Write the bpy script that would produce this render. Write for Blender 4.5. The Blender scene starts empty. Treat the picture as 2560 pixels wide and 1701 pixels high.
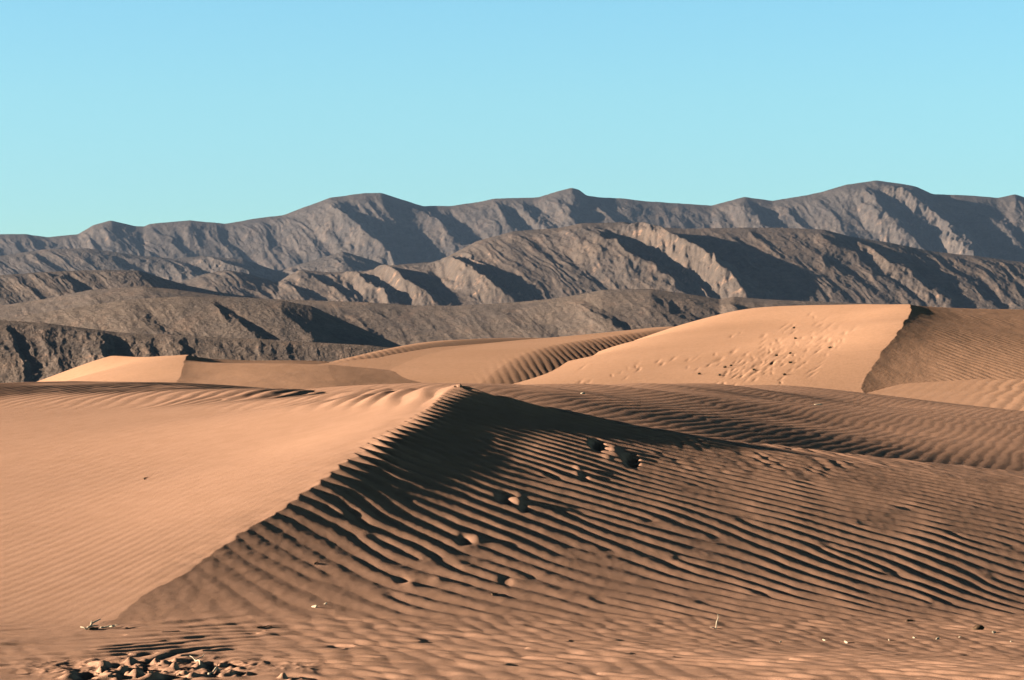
import bpy, bmesh, math, random
import numpy as np

Q = 1                      # mesh density divisor (1 = full)
rng = np.random.default_rng(7)
random.seed(7)
scene = bpy.context.scene
COL = scene.collection

# ------------------------------------------------------------------ camera model
# Level camera with vertical shift.  Photo measurements are in a 2360 px wide frame.
F = 6692.0; CX = 1180.0; VH = 880.0; EYE = 1.65
def P(u, v, y):
    """point seen at (u,v) of the photo, at distance y"""
    return ((u - CX) / F * y, y, EYE - (v - VH) / F * y)
def pts(*a):
    return np.array([P(*p) for p in a])

# ------------------------------------------------------------------ numpy noise
def _hash(ix, iy, seed):
    h = (ix.astype(np.int64) * 374761393 + iy.astype(np.int64) * 668265263 + seed * 974634777) & 0xFFFFFFFF
    h = ((h ^ (h >> 13)) * 1274126177) & 0xFFFFFFFF
    return (h ^ (h >> 16)) & 0xFFFFFFFF
def perlin(x, y, seed=0):
    x0 = np.floor(x); y0 = np.floor(y)
    fx = (x - x0).astype(np.float32); fy = (y - y0).astype(np.float32)
    ix = x0.astype(np.int64); iy = y0.astype(np.int64)
    def g(dx, dy):
        a = _hash(ix + dx, iy + dy, seed).astype(np.float32) * np.float32(2 * math.pi / 4294967296.0)
        return np.cos(a) * (fx - dx) + np.sin(a) * (fy - dy)
    ux = fx * fx * fx * (fx * (fx * 6 - 15) + 10); uy = fy * fy * fy * (fy * (fy * 6 - 15) + 10)
    a = g(0, 0) * (1 - ux) + g(1, 0) * ux
    b = g(0, 1) * (1 - ux) + g(1, 1) * ux
    return (a * (1 - uy) + b * uy) * 1.5
def fbm(x, y, oct=4, seed=0, gain=0.5, lac=2.03):
    s = 0; a = 1.0
    for i in range(oct):
        s = s + a * perlin(x, y, seed + i * 17); a *= gain; x = x * lac + 3.7; y = y * lac + 1.3
    return s
def ridged(x, y, oct=4, seed=0, gain=0.55, lac=2.07):
    s = 0; a = 1.0; w = 1.0
    for i in range(oct):
        n = 1 - np.abs(perlin(x, y, seed + i * 31)); n = n * n * w
        s = s + a * n; w = np.clip(n * 1.6, 0, 1); a *= gain; x = x * lac + 5.1; y = y * lac + 2.9
    return s
def sstep(a, b, x):
    t = np.clip((x - a) / (b - a), 0, 1); return t * t * (3 - 2 * t)

# thin plate spline through scattered points
def tps(p, reg=1e-4):
    p = np.asarray(p, float); n = len(p)
    c = p[:, :2].mean(0); sc = p[:, :2].std(0).mean()
    q = (p[:, :2] - c) / sc
    d2 = ((q[:, None] - q[None]) ** 2).sum(-1)
    K = 0.5 * d2 * np.log(d2 + 1e-12) + reg * np.eye(n)
    A = np.zeros((n + 3, n + 3)); A[:n, :n] = K
    A[:n, n] = 1; A[:n, n + 1:] = q; A[n, :n] = 1; A[n + 1:, :n] = q.T
    w = np.linalg.solve(A, np.r_[p[:, 2], 0, 0, 0])
    def f(x, y):
        X = ((x - c[0]) / sc).astype(np.float32); Y = ((y - c[1]) / sc).astype(np.float32)
        z = np.float32(w[n]) + np.float32(w[n + 1]) * X + np.float32(w[n + 2]) * Y
        for i in range(n):
            r = (X - np.float32(q[i, 0])) ** 2 + (Y - np.float32(q[i, 1])) ** 2
            z = z + np.float32(0.5 * w[i]) * r * np.log(r + 1e-12)
        return z
    return f

# phase of ripple crests: fit of a polynomial to (u, v, slope dv/du, spacing dv)
def _mono(U, V, deg):
    return [(i, j) for i in range(deg + 1) for j in range(deg + 1 - i) if i + j > 0]
def fit_phase(samples, deg=3, scale=1.0):
    m = _mono(0, 0, deg); A = []; b = []
    for u, v, sl, sp in samples:
        U = (u - 1180) / 1180; V = (v - 1150) / 300
        sp = sp * scale; fv = 2 * math.pi / sp; fu = -sl * fv
        A.append([i * U ** max(i - 1, 0) * V ** j / 1180 * sp for i, j in m]); b.append(fu * sp)
        A.append([j * U ** i * V ** max(j - 1, 0) / 300 * sp for i, j in m]); b.append(fv * sp)
    A = np.array(A); b = np.array(b)
    lam = 1e-3
    c = np.linalg.solve(A.T @ A + lam * np.eye(len(m)) * 1e-3, A.T @ b)
    def f(u, v):
        U = ((u - 1180) / 1180).astype(np.float64); V = ((v - 1150) / 300).astype(np.float64); r = 0
        for k, (i, j) in zip(c, m):
            r = r + k * U ** i * V ** j
        return r
    return f
def vortices(a, b, lst):
    r = 0
    for (x, y, s) in lst:
        r = r + s * np.arctan2(b - y, a - x)
    return r
def cores(a, b, lst, r0):
    """0 at the middle of a ripple junction, 1 away from it"""
    r = 1.0
    for (x, y, s) in lst:
        r = r * (1 - np.exp(-((a - x) ** 2 + (b - y) ** 2) / (r0 * r0)))
    return r
def ripple(ph):
    ph = np.mod(ph, 2 * math.pi)
    return (0.55 * (2 * np.abs(np.sin(ph / 2)) - 1) - 0.45 * np.cos(ph)).astype(np.float32)

def ripple_lee(ph):
    ph = np.mod(ph, 2 * math.pi); t = ph / (2 * math.pi)            # long stoss side, short steep lee side
    r = np.where(t < .74, t / .74, (1 - t) / .26); r = r * r * (3 - 2 * r)
    return (2 * r - 1).astype(np.float32)
# ------------------------------------------------------------------ mesh helpers
def tag(o, label=None, cat=None, group=None, kind=None):
    if label: o['label'] = label
    if cat: o['category'] = cat
    if group: o['group'] = group
    if kind: o['kind'] = kind
    return o
def grid_object(name, X, Y, Z, mat, mask=None, normals=None):
    """mesh over a regular grid; mask selects the quads"""
    R, C = X.shape
    idx = np.arange(R * C, dtype=np.int32).reshape(R, C)
    quads = np.stack([idx[:-1, :-1], idx[:-1, 1:], idx[1:, 1:], idx[1:, :-1]], -1).reshape(-1, 4)
    if mask is not None:
        quads = quads[mask.reshape(-1)]
    used = np.zeros(R * C, bool); used[quads.ravel()] = True
    remap = np.cumsum(used).astype(np.int32) - 1
    quads = remap[quads]
    co = np.stack([X, Y, Z], -1).reshape(-1, 3)[used].astype(np.float32)
    me = bpy.data.meshes.new(name)
    me.vertices.add(len(co)); me.vertices.foreach_set('co', co.ravel())
    nq = len(quads)
    me.loops.add(nq * 4); me.loops.foreach_set('vertex_index', quads.ravel())
    me.polygons.add(nq)
    me.polygons.foreach_set('loop_start', np.arange(0, nq * 4, 4, dtype=np.int32))
    me.polygons.foreach_set('use_smooth', np.ones(nq, bool))
    me.update(calc_edges=True)
    if normals is not None:
        me.normals_split_custom_set_from_vertices(normals.reshape(-1, 3)[used].astype(np.float32))
    me.materials.append(mat)
    o = bpy.data.objects.new(name, me); COL.objects.link(o)
    return o
def grid_normals(X, Y, Z):
    G = np.stack([X, Y, Z], -1)
    du = np.gradient(G, axis=1); dv = np.gradient(G, axis=0)
    n = np.cross(du, dv); n /= np.linalg.norm(n, axis=-1, keepdims=True) + 1e-12
    n *= np.sign(n[..., 2:3] + 1e-9)
    return n

# ------------------------------------------------------------------ materials
def new_mat(name):
    m = bpy.data.materials.new(name); m.use_nodes = True
    nt = m.node_tree; nt.nodes.clear()
    out = nt.nodes.new('ShaderNodeOutputMaterial'); bs = nt.nodes.new('ShaderNodeBsdfPrincipled')
    nt.links.new(bs.outputs[0], out.inputs[0])
    bs.inputs['Roughness'].default_value = 0.95
    bs.inputs['Specular IOR Level'].default_value = 0.1
    return m, nt, bs
def node(nt, t, **kw):
    n = nt.nodes.new(t)
    for k, v in kw.items(): setattr(n, k, v)
    return n
def noise(nt, vec, scale, detail=4, rough=0.6):
    n = node(nt, 'ShaderNodeTexNoise'); n.inputs['Scale'].default_value = scale
    n.inputs['Detail'].default_value = detail; n.inputs['Roughness'].default_value = rough
    nt.links.new(vec, n.inputs['Vector']); return n.outputs['Fac']
def ramp(nt, fac, stops):
    r = node(nt, 'ShaderNodeValToRGB'); e = r.color_ramp.elements
    while len(e) < len(stops): e.new(0.5)
    for i, (p, c) in enumerate(stops):
        e[i].position = p; e[i].color = (*c, 1) if len(c) == 3 else c
    nt.links.new(fac, r.inputs[0]); return r.outputs[0]
def mix(nt, fac, a, b, mode='MIX'):
    m = node(nt, 'ShaderNodeMix', data_type='RGBA', blend_type=mode)
    if isinstance(fac, float): m.inputs[0].default_value = fac
    else: nt.links.new(fac, m.inputs[0])
    for s, v in ((m.inputs[6], a), (m.inputs[7], b)):
        if isinstance(v, tuple): s.default_value = (*v, 1)
        else: nt.links.new(v, s)
    return m.outputs[2]

def sand_material(name, base, dark, fine, bump_scale, bump_dist):
    m, nt, bs = new_mat(name)
    co = node(nt, 'ShaderNodeTexCoord').outputs['Object']
    c = ramp(nt, noise(nt, co, fine, 5, 0.7), [(0.32, dark), (0.60, base)])
    c2 = ramp(nt, noise(nt, co, fine * 0.04, 3, 0.5), [(0.35, (0.93, 0.92, 0.90)), (0.65, (1.0, 1.0, 1.0))])
    nt.links.new(mix(nt, 1.0, c, c2, 'MULTIPLY'), bs.inputs['Base Color'])
    b = node(nt, 'ShaderNodeBump'); b.inputs['Strength'].default_value = 0.6
    b.inputs['Distance'].default_value = bump_dist
    nt.links.new(noise(nt, co, bump_scale, 3, 0.7), b.inputs['Height'])
    nt.links.new(b.outputs[0], bs.inputs['Normal'])
    return m
SAND = sand_material('sand', (0.61, 0.370, 0.272), (0.45, 0.271, 0.198), 110.0, 140.0, 0.005)
SANDFAR = sand_material('far_sand', (0.62, 0.375, 0.262), (0.54, 0.325, 0.224), 5.0, 9.0, 0.02)

def rock_material(name, c0, c1, pink, scale, amount, st=(.93, .72)):
    m, nt, bs = new_mat(name)
    co = node(nt, 'ShaderNodeTexCoord').outputs['Object']
    base = ramp(nt, noise(nt, co, scale * 14, 6, 0.75), [(0.36, c0), (0.62, c1)])
    big = ramp(nt, noise(nt, co, scale * 1.3, 4, 0.6), [(0.35, (0.80, 0.80, 0.82)), (0.65, (1.1, 1.04, 0.98))])
    base = mix(nt, 1.0, base, big, 'MULTIPLY')
    # scattered dark desert scrub
    scrub = ramp(nt, noise(nt, co, scale * 60, 3, 0.6), [(0.50, (1, 1, 1)), (0.66, (0.78, 0.80, 0.77))])
    base = mix(nt, 1.0, base, scrub, 'MULTIPLY')
    # pale scree streaks running down the slopes
    mp = node(nt, 'ShaderNodeMapping'); mp.inputs['Scale'].default_value = (scale * 7, scale * 2.2, scale * 1.3); nt.links.new(co, mp.inputs['Vector'])
    streak = ramp(nt, noise(nt, mp.outputs[0], 1.0, 5, .65), [(0.36, (0.80, 0.80, 0.80)), (0.54, (1, 1, 1)), (0.72, (1.30, 1.19, 1.12))])
    base = mix(nt, 1.0, base, streak, 'MULTIPLY')
    # bare pinkish rock where the ground is steep
    geo = node(nt, 'ShaderNodeNewGeometry')
    sep = node(nt, 'ShaderNodeSeparateXYZ'); nt.links.new(geo.outputs['Normal'], sep.inputs[0])
    steep = node(nt, 'ShaderNodeMapRange'); steep.inputs[1].default_value = st[0]; steep.inputs[2].default_value = st[1]
    nt.links.new(sep.outputs[2], steep.inputs[0])
    nz = node(nt, 'ShaderNodeMapRange'); nz.inputs[1].default_value = 0.56; nz.inputs[2].default_value = 0.70
    nt.links.new(noise(nt, co, scale * 5, 6, 0.7), nz.inputs[0])
    mul = node(nt, 'ShaderNodeMath', operation='MULTIPLY'); nt.links.new(steep.outputs[0], mul.inputs[0]); nt.links.new(nz.outputs[0], mul.inputs[1])
    mul2 = node(nt, 'ShaderNodeMath', operation='MULTIPLY'); nt.links.new(mul.outputs[0], mul2.inputs[0]); mul2.inputs[1].default_value = amount
    nt.links.new(mix(nt, mul2.outputs[0], base, pink), bs.inputs['Base Color'])
    b = node(nt, 'ShaderNodeBump'); b.inputs['Strength'].default_value = 0.4; b.inputs['Distance'].default_value = 0.06 / scale
    nt.links.new(noise(nt, co, scale * 25, 6, 0.7), b.inputs['Height'])
    nt.links.new(b.outputs[0], bs.inputs['Normal'])
    return m

# ------------------------------------------------------------------ near sand: flat, dune, swell
dense = np.arange(-0.215, 0.2151, 0.00042 * Q)
side = np.cumsum(0.0006 * 1.05 ** np.arange(1, 95))
S = np.r_[-0.215 - side[::-1], dense, 0.215 + side]
rows = [np.arange(9.0, 16.0, 0.06 * Q), np.arange(16.0, 20.6, 0.016 * Q), np.arange(20.6, 37.5, 0.024 * Q)]
y = 37.5; tail = []
while y < 110:
    tail.append(y); y += Q * 0.028 * (y / 37.5) ** 1.7
YR = np.r_[rows[0], rows[1], rows[2], tail]
YY, SS = np.meshgrid(YR, S, indexing='ij')
YY = YY.astype(np.float32); SS = SS.astype(np.float32); XX = SS * YY

crest = pts((120, 1475, 18.7), (200, 1447, 19.5), (330, 1372, 20.9), (450, 1300, 22.3), (590, 1205, 24.2), (690, 1140, 25.5),
            (780, 1075, 26.9), (865, 1015, 28.2), (950, 960, 29.7), (1010, 925, 30.8), (1065, 890, 32.0))
slip = np.array([0.983, -0.18])
slip_drop = [.05, .07, .09, .10, .11, .13, .17, .20, .23, .27, .30]
offA = np.array([[c[0] + .9 * slip[0], c[1] + .9 * slip[1], c[2] + .07] for c in crest])
ctrlA = np.r_[crest, offA, pts(
    (0, 1475, 18.57), (-300, 1490, 18.2), (0, 1300, 23.3), (0, 1140, 29.0), (0, 1000, 36.5), (0, 940, 42.5), (0, 900, 48),
    (300, 1200, 25.6), (300, 1040, 32.0), (300, 940, 41.0), (300, 898, 47), (600, 1050, 29.5), (600, 940, 36.5), (600, 900, 43),
    (850, 950, 31.5), (850, 898, 37), (1000, 893, 33.6), (-300, 1200, 27.5), (-300, 1000, 39), (-300, 920, 47),
    (0, 886, 54), (200, 881, 56), (400, 884, 55), (560, 896, 50), (750, 905, 45), (950, 920, 39.5),
    (0, 900, 66), (300, 900, 66), (600, 915, 60), (900, 940, 48), (1150, 960, 40), (1150, 905, 34.0))]
fA = tps(ctrlA)
def flat_z(x, y):                    # the flat in front tilts gently down to the right, more so towards the dune
    return -(.022 + .043 * sstep(17.4, 21.0, y)) * 0.5 * ((x + 1.5) + np.sqrt((x + 1.5) ** 2 + .3))
def toe(u, v):
    """foot of the dune seen at (u,v), on the flat"""
    y = 20.0
    for _ in range(60): y = (EYE - flat_z((u - CX) / F * y, y)) * F / (v - VH) * .5 + y * .5
    return (u, v, y)
toes = np.array([toe(u, v) for u, v in ((900, 1441), (1150, 1440), (1400, 1438), (1700, 1438), (2000, 1437), (2360, 1437), (2700, 1437))])
toe_y = toes[:, 2]; toe_x = (toes[:, 0] - CX) / F * toe_y
ridge_x = np.array([-1.6, -.9, -.55, 0.1, 0.8, 1.75, 2.75, 3.9, 4.9, 6.6, 9]); ridge_y = np.array([120, 45, 32.0, 32.4, 33.0, 33.7, 34.4, 35.3, 36.2, 37.6, 39.5])
def fB(x, y):
    """lee side: falls away to the right of the crest, steep under the brink, gentle below"""
    yk = np.clip(y, 17, 32.0)
    xc = np.interp(yk, crest[:, 1], crest[:, 0]) + 0.10 * np.clip(y - 32, 0, 20) + .04 * perlin(y * .85, y * 0 + .3, 501) + .014 * perlin(y * 2.6, y * 0 + .7, 502)
    zc = np.interp(yk, crest[:, 1], crest[:, 2]) - .02 * np.clip(crest[0, 1] - yk, 0, 3)
    d = x - xc; dp = np.clip(d, 0, None)
    xt = np.interp(np.clip(y, toe_y[0], 30), toe_y, toe_x); 
    A_ = SLIP * sstep(17.8, 26.0, yk) + .07 * sstep(29.8, 32, yk); w = 1.35
    drop0 = A_ * w
    b = (zc - drop0 - flat_z(xt, y)) / (xt - xc)
    b = b + (np.maximum(b, .08) - b) * np.clip((toe_y[0] - y) / 1.2, 0, 1)
    b = b + (.160 - b) * sstep(22.5, 29.0, y)
    z = zc - np.where(d > 0, b * dp + A_ * w * (1 - np.exp(-dp / w)), (b + A_) * d)
    z = z + .035 * np.clip(x - 2.5, 0, 9) * sstep(29, 34, y)
    z = z - .07 * np.clip(x - xt - .1, 0, 9) * sstep(24.5, 21.5, y)      # dips under the flat beyond its foot
    yr = np.interp(x, ridge_x, ridge_y)
    over = np.clip(y - yr + .25, 0, 50)
    return z - 0.22 * over * over / (over + .5)
SLIP = 0.08
rP_ = [(1080, 890, 44), (1200, 887, 49), (1350, 885, 55), (1500, 884, 62), (1650, 885, 67), (1800, 889, 77), (2000, 893, 90)]
fP = tps(pts(*rP_, *[(u, v + 20, y + 13) for u, v, y in rP_], *[(u, v + 45, y + 30) for u, v, y in rP_[:4]],
             (1200, 930, 38), (1350, 968, 39), (1350, 918, 45), (1500, 988, 39.5), (1500, 930, 49), (1650, 1012, 39.5), (1650, 955, 48), (1650, 912, 58),
             (1800, 1036, 41), (1800, 975, 50), (1800, 925, 62), (2000, 1068, 42), (2000, 990, 53), (2000, 935, 67), (2360, 1118, 44), (2360, 1030, 51), (2360, 978, 58), (2360, 950, 66), (2360, 972, 78), (2180, 940, 67), (2180, 962, 80),
             (2700, 1150, 46), (2700, 985, 66), (2700, 1010, 80), (1000, 915, 42), (600, 930, 50), (600, 920, 75), (200, 930, 60), (200, 915, 88), (-200, 935, 60), (600, 980, 38), (0, 1010, 38), (900, 930, 70), (2000, 925, 106), (2500, 1020, 110), (400, 925, 105)))
zA = fA(XX, YY); zB = fB(XX, YY); zP = fP(XX, YY)
zA = np.where(YY > 58, zA - (YY - 58) * 0.06, zA)
zB = zB - np.clip(YY - 45, 0, 100) * 0.12
zG = 0.012 * fbm(XX * 0.35, YY * 0.35, 3, 5) + flat_z(XX, YY)
ycut = 37.8 + 6.0 * sstep(0, .18, SS)
zP = np.where(YY < ycut, zP - (ycut - YY) * 0.16, zP)

def img(z):
    return (CX + F * SS), (VH + F * (EYE - z) / YY)
# --- ripples of the windward slope
u, v = img(zA)
phA = fit_phase([(100, 1200, -.42, 17), (400, 1050, -.38, 13), (700, 1000, -.34, 11), (100, 1400, -.40, 20), (300, 1300, -.42, 16),
                 (900, 960, -.30, 8), (500, 960, -.25, 10), (60, 1000, -.25, 13), (600, 1120, -.40, 14), (200, 1100, -.38, 15)], 3, .75)
n1 = fbm(XX * 0.5, YY * 0.18, 3, 11)
pA = phA(u, np.clip(v, 900, 1500)) + 1.6 * n1 + 0.9 * perlin(XX * 1.7, YY * 0.5, 3)
ampA = 0.0009 * (0.55 + 0.45 * sstep(-.5, .6, fbm(XX * .3, YY * .2, 2, 23))) * sstep(920, 1000, v)
rA = ampA * ripple(pA)
topA = sstep(955, 905, v)                                            # coarse broken ripples on the dune's flat top
pT = 2 * math.pi * (XX * 1.55 - YY * (0.35 - 0.05 * XX)) + 2.6 * fbm(XX * .8, YY * .35, 3, 41) + vortices(XX, YY * .45, [(-6.5, 19, 1), (-5.2, 20, -1), (-4.1, 18.5, 1), (-3.2, 17, -1), (-7.3, 21, 1), (-2.4, 16, 1), (-4.8, 21.5, -1)])
rA = rA + topA * 0.015 * ripple(pT) * (0.35 + 0.65 * sstep(-.5, .5, fbm(XX * .5, YY * .2, 2, 47)))
brinkA = np.exp(-((zA - zB) / 0.10) ** 2) * sstep(0.03, 0.3, zA)
rA = rA + brinkA * 0.012 * fbm(XX * 1.2, YY * 1.6, 3, 77)
# --- ripples of the lee side
u, v = img(zB)
vB = np.clip(v, 890, 1460)
phB = fit_phase([(a_, b_, c_, d_ * float(np.interp(a_, [600, 900, 1300], [1.1, .85, .60]))) for a_, b_, c_, d_ in [(1000, 945, .30, 12), (900, 1015, .55, 22), (780, 1090, .62, 28), (690, 1160, .75, 34), (600, 1230, .75, 40), (480, 1330, .8, 46),
                 (1200, 1050, .22, 18), (1300, 1180, .38, 34), (1800, 1200, .32, 26), (2200, 1250, .36, 30), (1200, 1400, .20, 30),
                 (1000, 1380, .22, 32), (800, 1380, .33, 38), (1500, 1420, .16, 24), (2200, 1400, .20, 26), (2000, 1120, .15, 14), (1500, 1040, .17, 14),
                 (1500, 1300, .36, 38), (1900, 1330, .32, 36), (1100, 1250, .36, 40), (2330, 1150, .17, 15), (1700, 1130, .24, 20), (600, 1400, .5, 42)]], 4)
VT = [(1320, 1180, 1), (1200, 1330, -1), (1560, 1290, 1), (1650, 1240, -1), (1900, 1260, 1), (1500, 1200, -1), (1080, 1300, 1), (2050, 1320, -1),
      (2200, 1230, 1), (1750, 1370, -1), (1380, 1380, 1), (980, 1290, -1), (860, 1240, 1), (2150, 1390, -1), (1120, 1010, 1), (1010, 1060, -1),
      (1600, 1120, -1), (1850, 1110, 1), (2080, 1170, -1), (2280, 1330, 1), (1450, 1080, 1), (1260, 1100, -1), (900, 1370, 1), (760, 1330, -1),
      (1980, 1210, 1), (1710, 1200, 1), (1620, 1390, 1), (2260, 1170, -1), (2330, 1260, -1), (1400, 1270, -1), (950, 1150, 1), (800, 1190, -1)]
wob = fbm(XX * 0.9, YY * 0.35, 3, 61)
pB = phB(u, vB) + 1.4 * wob + 1.2 * perlin(XX * .35, YY * .12, 62) + 0.5 * perlin(XX * 3.1, YY * 1.1, 9) + vortices(u * .36, v, [(a * .36, b, s) for a, b, s in VT])
steepB = sstep(0.05, 0.55, zB - 0.2)
patchB = 0.62 + 0.58 * sstep(-.6, .6, fbm(XX * .9, YY * .35, 3, 71))
farB = sstep(1130, 1040, v) * sstep(1350, 1700, u)
rightB = sstep(1000, 1900, u) * sstep(1080, 1250, v)
coreB = cores(u * .36, v, [(a * .36, b, s) for a, b, s in VT], 5.5)
softL = .22 + .78 * sstep(480, 1050, u + 1.1 * np.clip(1150 - v, 0, 400))
nearC = np.exp(-np.clip(zA - zB, 0, 9) / .5) * sstep(23.5, 26.5, YY)
rB = softL * (0.0072 * (1 - farB) + 0.0015 * rightB + 0.004 * farB + 0.010 * nearC * (.35 + 1.3 * sstep(-.5, .6, fbm(XX * .5, YY * .8, 2, 75)))) * patchB * coreB * ripple(pB) * sstep(1445, 1415, v) * sstep(250, 620, u)
# fine broken ripples near the far rim of the lee side and over the swell
pF = 2 * math.pi * (XX * 4.2 + YY * 1.6) + 4.0 * fbm(XX * 1.3, YY * .8, 3, 81) + 3.0 * perlin(XX * .3, YY * .2, 82)
rB = rB + farB * 0.0065 * ripple(pF) * sstep(-.5, .5, fbm(XX * 1.6, YY * .8, 2, 83))
rB = rB + 0.0015 * fbm(XX * 9, YY * 4, 2, 15)
# --- ripples of the swell beyond
pP = 2 * math.pi * (XX * 6.6 + YY * 4.2) + 2.4 * fbm(XX * 1.8, YY * 1.3, 3, 91) + 2.0 * perlin(XX * .2, YY * .1, 92)
rP = 0.0030 * ripple(pP) * (0.35 + 0.65 * sstep(-.5, .6, fbm(XX * .9, YY * .4, 3, 93))) * sstep(85, 52, YY)
pP2 = 2 * math.pi * (XX * 4.6 - YY * 1.1) + 2.4 * fbm(XX * .9, YY * .5, 3, 94)
rP = rP + 0.0016 * ripple(pP2)
# --- ripples of the flat in front
tl = sstep(-1.2, -2.6, XX)
pG = 2 * math.pi * (YY * 3.0 + XX * (0.75 - 1.35 * tl)) + 2.2 * fbm(XX * 1.1, YY * .9, 3, 101) + 2.5 * perlin(XX * .35, YY * .3, 102)
pG = pG + vortices(XX, YY, [(rng.uniform(-3.6, 3.6), rng.uniform(16.5, 19.5), rng.choice([-1, 1])) for _ in range(60)])
patchG = sstep(-.55, .55, fbm(XX * 1.6, YY * 1.6, 2, 103))
toe = np.exp(-((YY - 18.9) / .35) ** 2) * sstep(.8, -.8, XX) * sstep(-3.3, -2.2, XX)
rG = (0.0095 + 0.003 * tl + 0.004 * toe) * (0.25 + 0.75 * patchG) * (.75 * ripple_lee(-pG) + .25 * ripple(pG))
pG2 = 2 * math.pi * (XX * 5.2 + YY * 1.2) + 2.5 * fbm(XX * 1.5, YY * 1.1, 2, 104)
rG = rG + 0.0022 * ripple(pG2) * (1 - tl * .6) + 0.0015 * fbm(XX * 9, YY * 9, 2, 105)

rG = rG * (1 - .55 * tl * sstep(17.7, 18.5, YY)); hA = zA + rA; hB = zB + rB + rG * sstep(1400, 1450, VH + F * (EYE - zB) / YY); hP = zP + rP; hG = zG + rG
# footprints on the lee side: pits and pushed-up rims
def bump_at(arr, uu, vv, yy, du, dy, h, sharp=2.0):
    x0, y0, _ = P(uu, vv, yy)
    r2 = ((XX - x0) / du) ** 2 + ((YY - y0) / dy) ** 2
    return arr + h * np.exp(-r2 ** (sharp / 2))
for (uu, vv, yy, du, dy, h, sh) in [
        (1376, 1085, 30.2, .085, .32, -.12, 4), (1415, 1093, 30.0, .07, .30, .07, 2), (1455, 1104, 29.7, .085, .30, -.12, 4), (1400, 1100, 29.6, .06, .2, .04, 2),
        (1160, 1194, 27.0, .07, .25, -.06, 3), (1195, 1192, 27.0, .06, .25, .06, 2), (1208, 1206, 26.7, .045, .18, -.05, 3),
        (1068, 1272, 24.9, .06, .22, -.045, 3), (1100, 1268, 25.0, .06, .22, .045, 2), (1332, 1135, 28.7, .05, .22, .045, 2), (1345, 1146, 28.4, .05, .2, -.04, 3),
        (1165, 1335, 23.3, .06, .2, -.03, 3), (1010, 1350, 22.9, .06, .2, .03, 2), (925, 1360, 22.7, .06, .2, -.03, 3), (950, 1362, 22.6, .05, .2, .03, 2)]:
    h = h * (.5 if h < -.1 else .36 if h < 0 else .28); du *= .85
    hB = bump_at(hB, uu, vv, yy, du, dy, h, sh)
# churned, crusted sand at the lower left: broken surface with small pits and pushed-up lumps
chm = np.exp(-(((XX + 2.22) / .62) ** 4 + ((YY - 16.75) / .55) ** 4)) + .6 * np.exp(-(((XX + 1.5) / .5) ** 4 + ((YY - 16.85) / .35) ** 4))
ch = fbm(XX * 3.3, YY * 2.2, 4, 131)
hG = hG * (1 - .6 * np.clip(chm, 0, 1)) + chm * (0.016 * ch + 0.010 * (ridged(XX * 6, YY * 3.5, 3, 132) - .9))
pr_ = np.random.default_rng(12)
for (uu, vv, sz) in [(239, 1533, 1), (275, 1536, 1.7), (323, 1530, 1), (354, 1547, 1.5), (333, 1544, 1.2), (380, 1530, .9), (204, 1556, 1.8), (201, 1566, 1.8), (274, 1560, 1), (349, 1561, 1.3), (396, 1565, 2.0), (334, 1564, 1.1),
                     (532, 1534, .9), (552, 1536, .9), (476, 1539, 1.0), (516, 1552, .8), (444, 1556, .9), (547, 1556, .7), (671, 1564, .8), (300, 1550, .8), (420, 1545, .8), (250, 1549, .8)]:
    yy = EYE * F / (vv - VH); xx = (uu - CX) / F * yy
    jag = 1 + .35 * perlin(XX * 14, YY * 7, 133)
    r2 = (((XX - xx) / (.030 * sz)) ** 2 + ((YY - yy) / (.085 * sz ** .5)) ** 2) * jag
    sz = sz * .8; hG = hG - .026 * sz ** .6 * np.exp(-r2 ** 2)
    for kx, ky, hh in ((-.07, .02, .024), (.02 * sz, -.15, .014), (.09, .03, .010)):
        r2 = (((XX - xx - kx * sz) / (.035 * sz)) ** 2 + ((YY - yy - ky) / (.08 * sz ** .5)) ** 2) * (2 - jag)
        hG = hG + hh * np.exp(-r2 ** 1.5) * pr_.uniform(.5, 1.2)

dune = np.minimum(hA, hB)
k = 0.02
def smax(a, b, k):
    h = np.clip(0.5 + 0.5 * (a - b) / k, 0, 1); return b * (1 - h) + a * h + k * h * (1 - h)
dune_s = smax(dune, hG, k)
H = np.where(YY < 33, dune_s, np.maximum(dune, np.maximum(hP, hG)))
edge = sstep(0.45, 0.24, np.abs(SS))
H = H * edge
kind = np.zeros(H.shape, np.int8)
kind[(dune > hG + 0.004)] = 1
kind[(YY > 30) & (hP >= np.maximum(dune, hG))] = 2
kind[(YY > 40) & (kind == 0)] = 2
kq = kind[:-1, :-1]
NN = grid_normals(XX, YY, H)
flat = grid_object('sand_flat', XX, YY, H, SAND, kq == 0, NN)
tag(flat, 'flat rippled sand along the bottom of the picture, in front of the near dune', 'sand', kind='structure')
near = grid_object('dune', XX, YY, H, SAND, kq == 1, NN)
tag(near, 'large near dune with sunlit left slope and dark rippled right side', 'dune', kind='structure')
swell = grid_object('dune', XX, YY, H, SAND, kq == 2, NN)
tag(swell, 'low brown rippled swell of sand right behind the near dune', 'dune', kind='structure')

def ray_hit(uu, vv, ymin=9, ymax=100):
    """first point of the near sand seen at (uu,vv)"""
    j = int(np.argmin(np.abs(S - (uu - CX) / F)))
    col = VH + F * (EYE - H[:, j]) / YR
    ok = np.where((col <= vv) & (YR > ymin) & (YR < ymax))[0]
    i = ok[0] if len(ok) else len(YR) - 1
    return np.array([S[j] * YR[i], YR[i], H[i, j]])
def ground_at(x, y):
    i = int(np.clip(np.searchsorted(YR, y), 0, len(YR) - 1)); j = int(np.clip(np.searchsorted(S, x / y), 0, len(S) - 1))
    return float(H[i, j])

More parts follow.
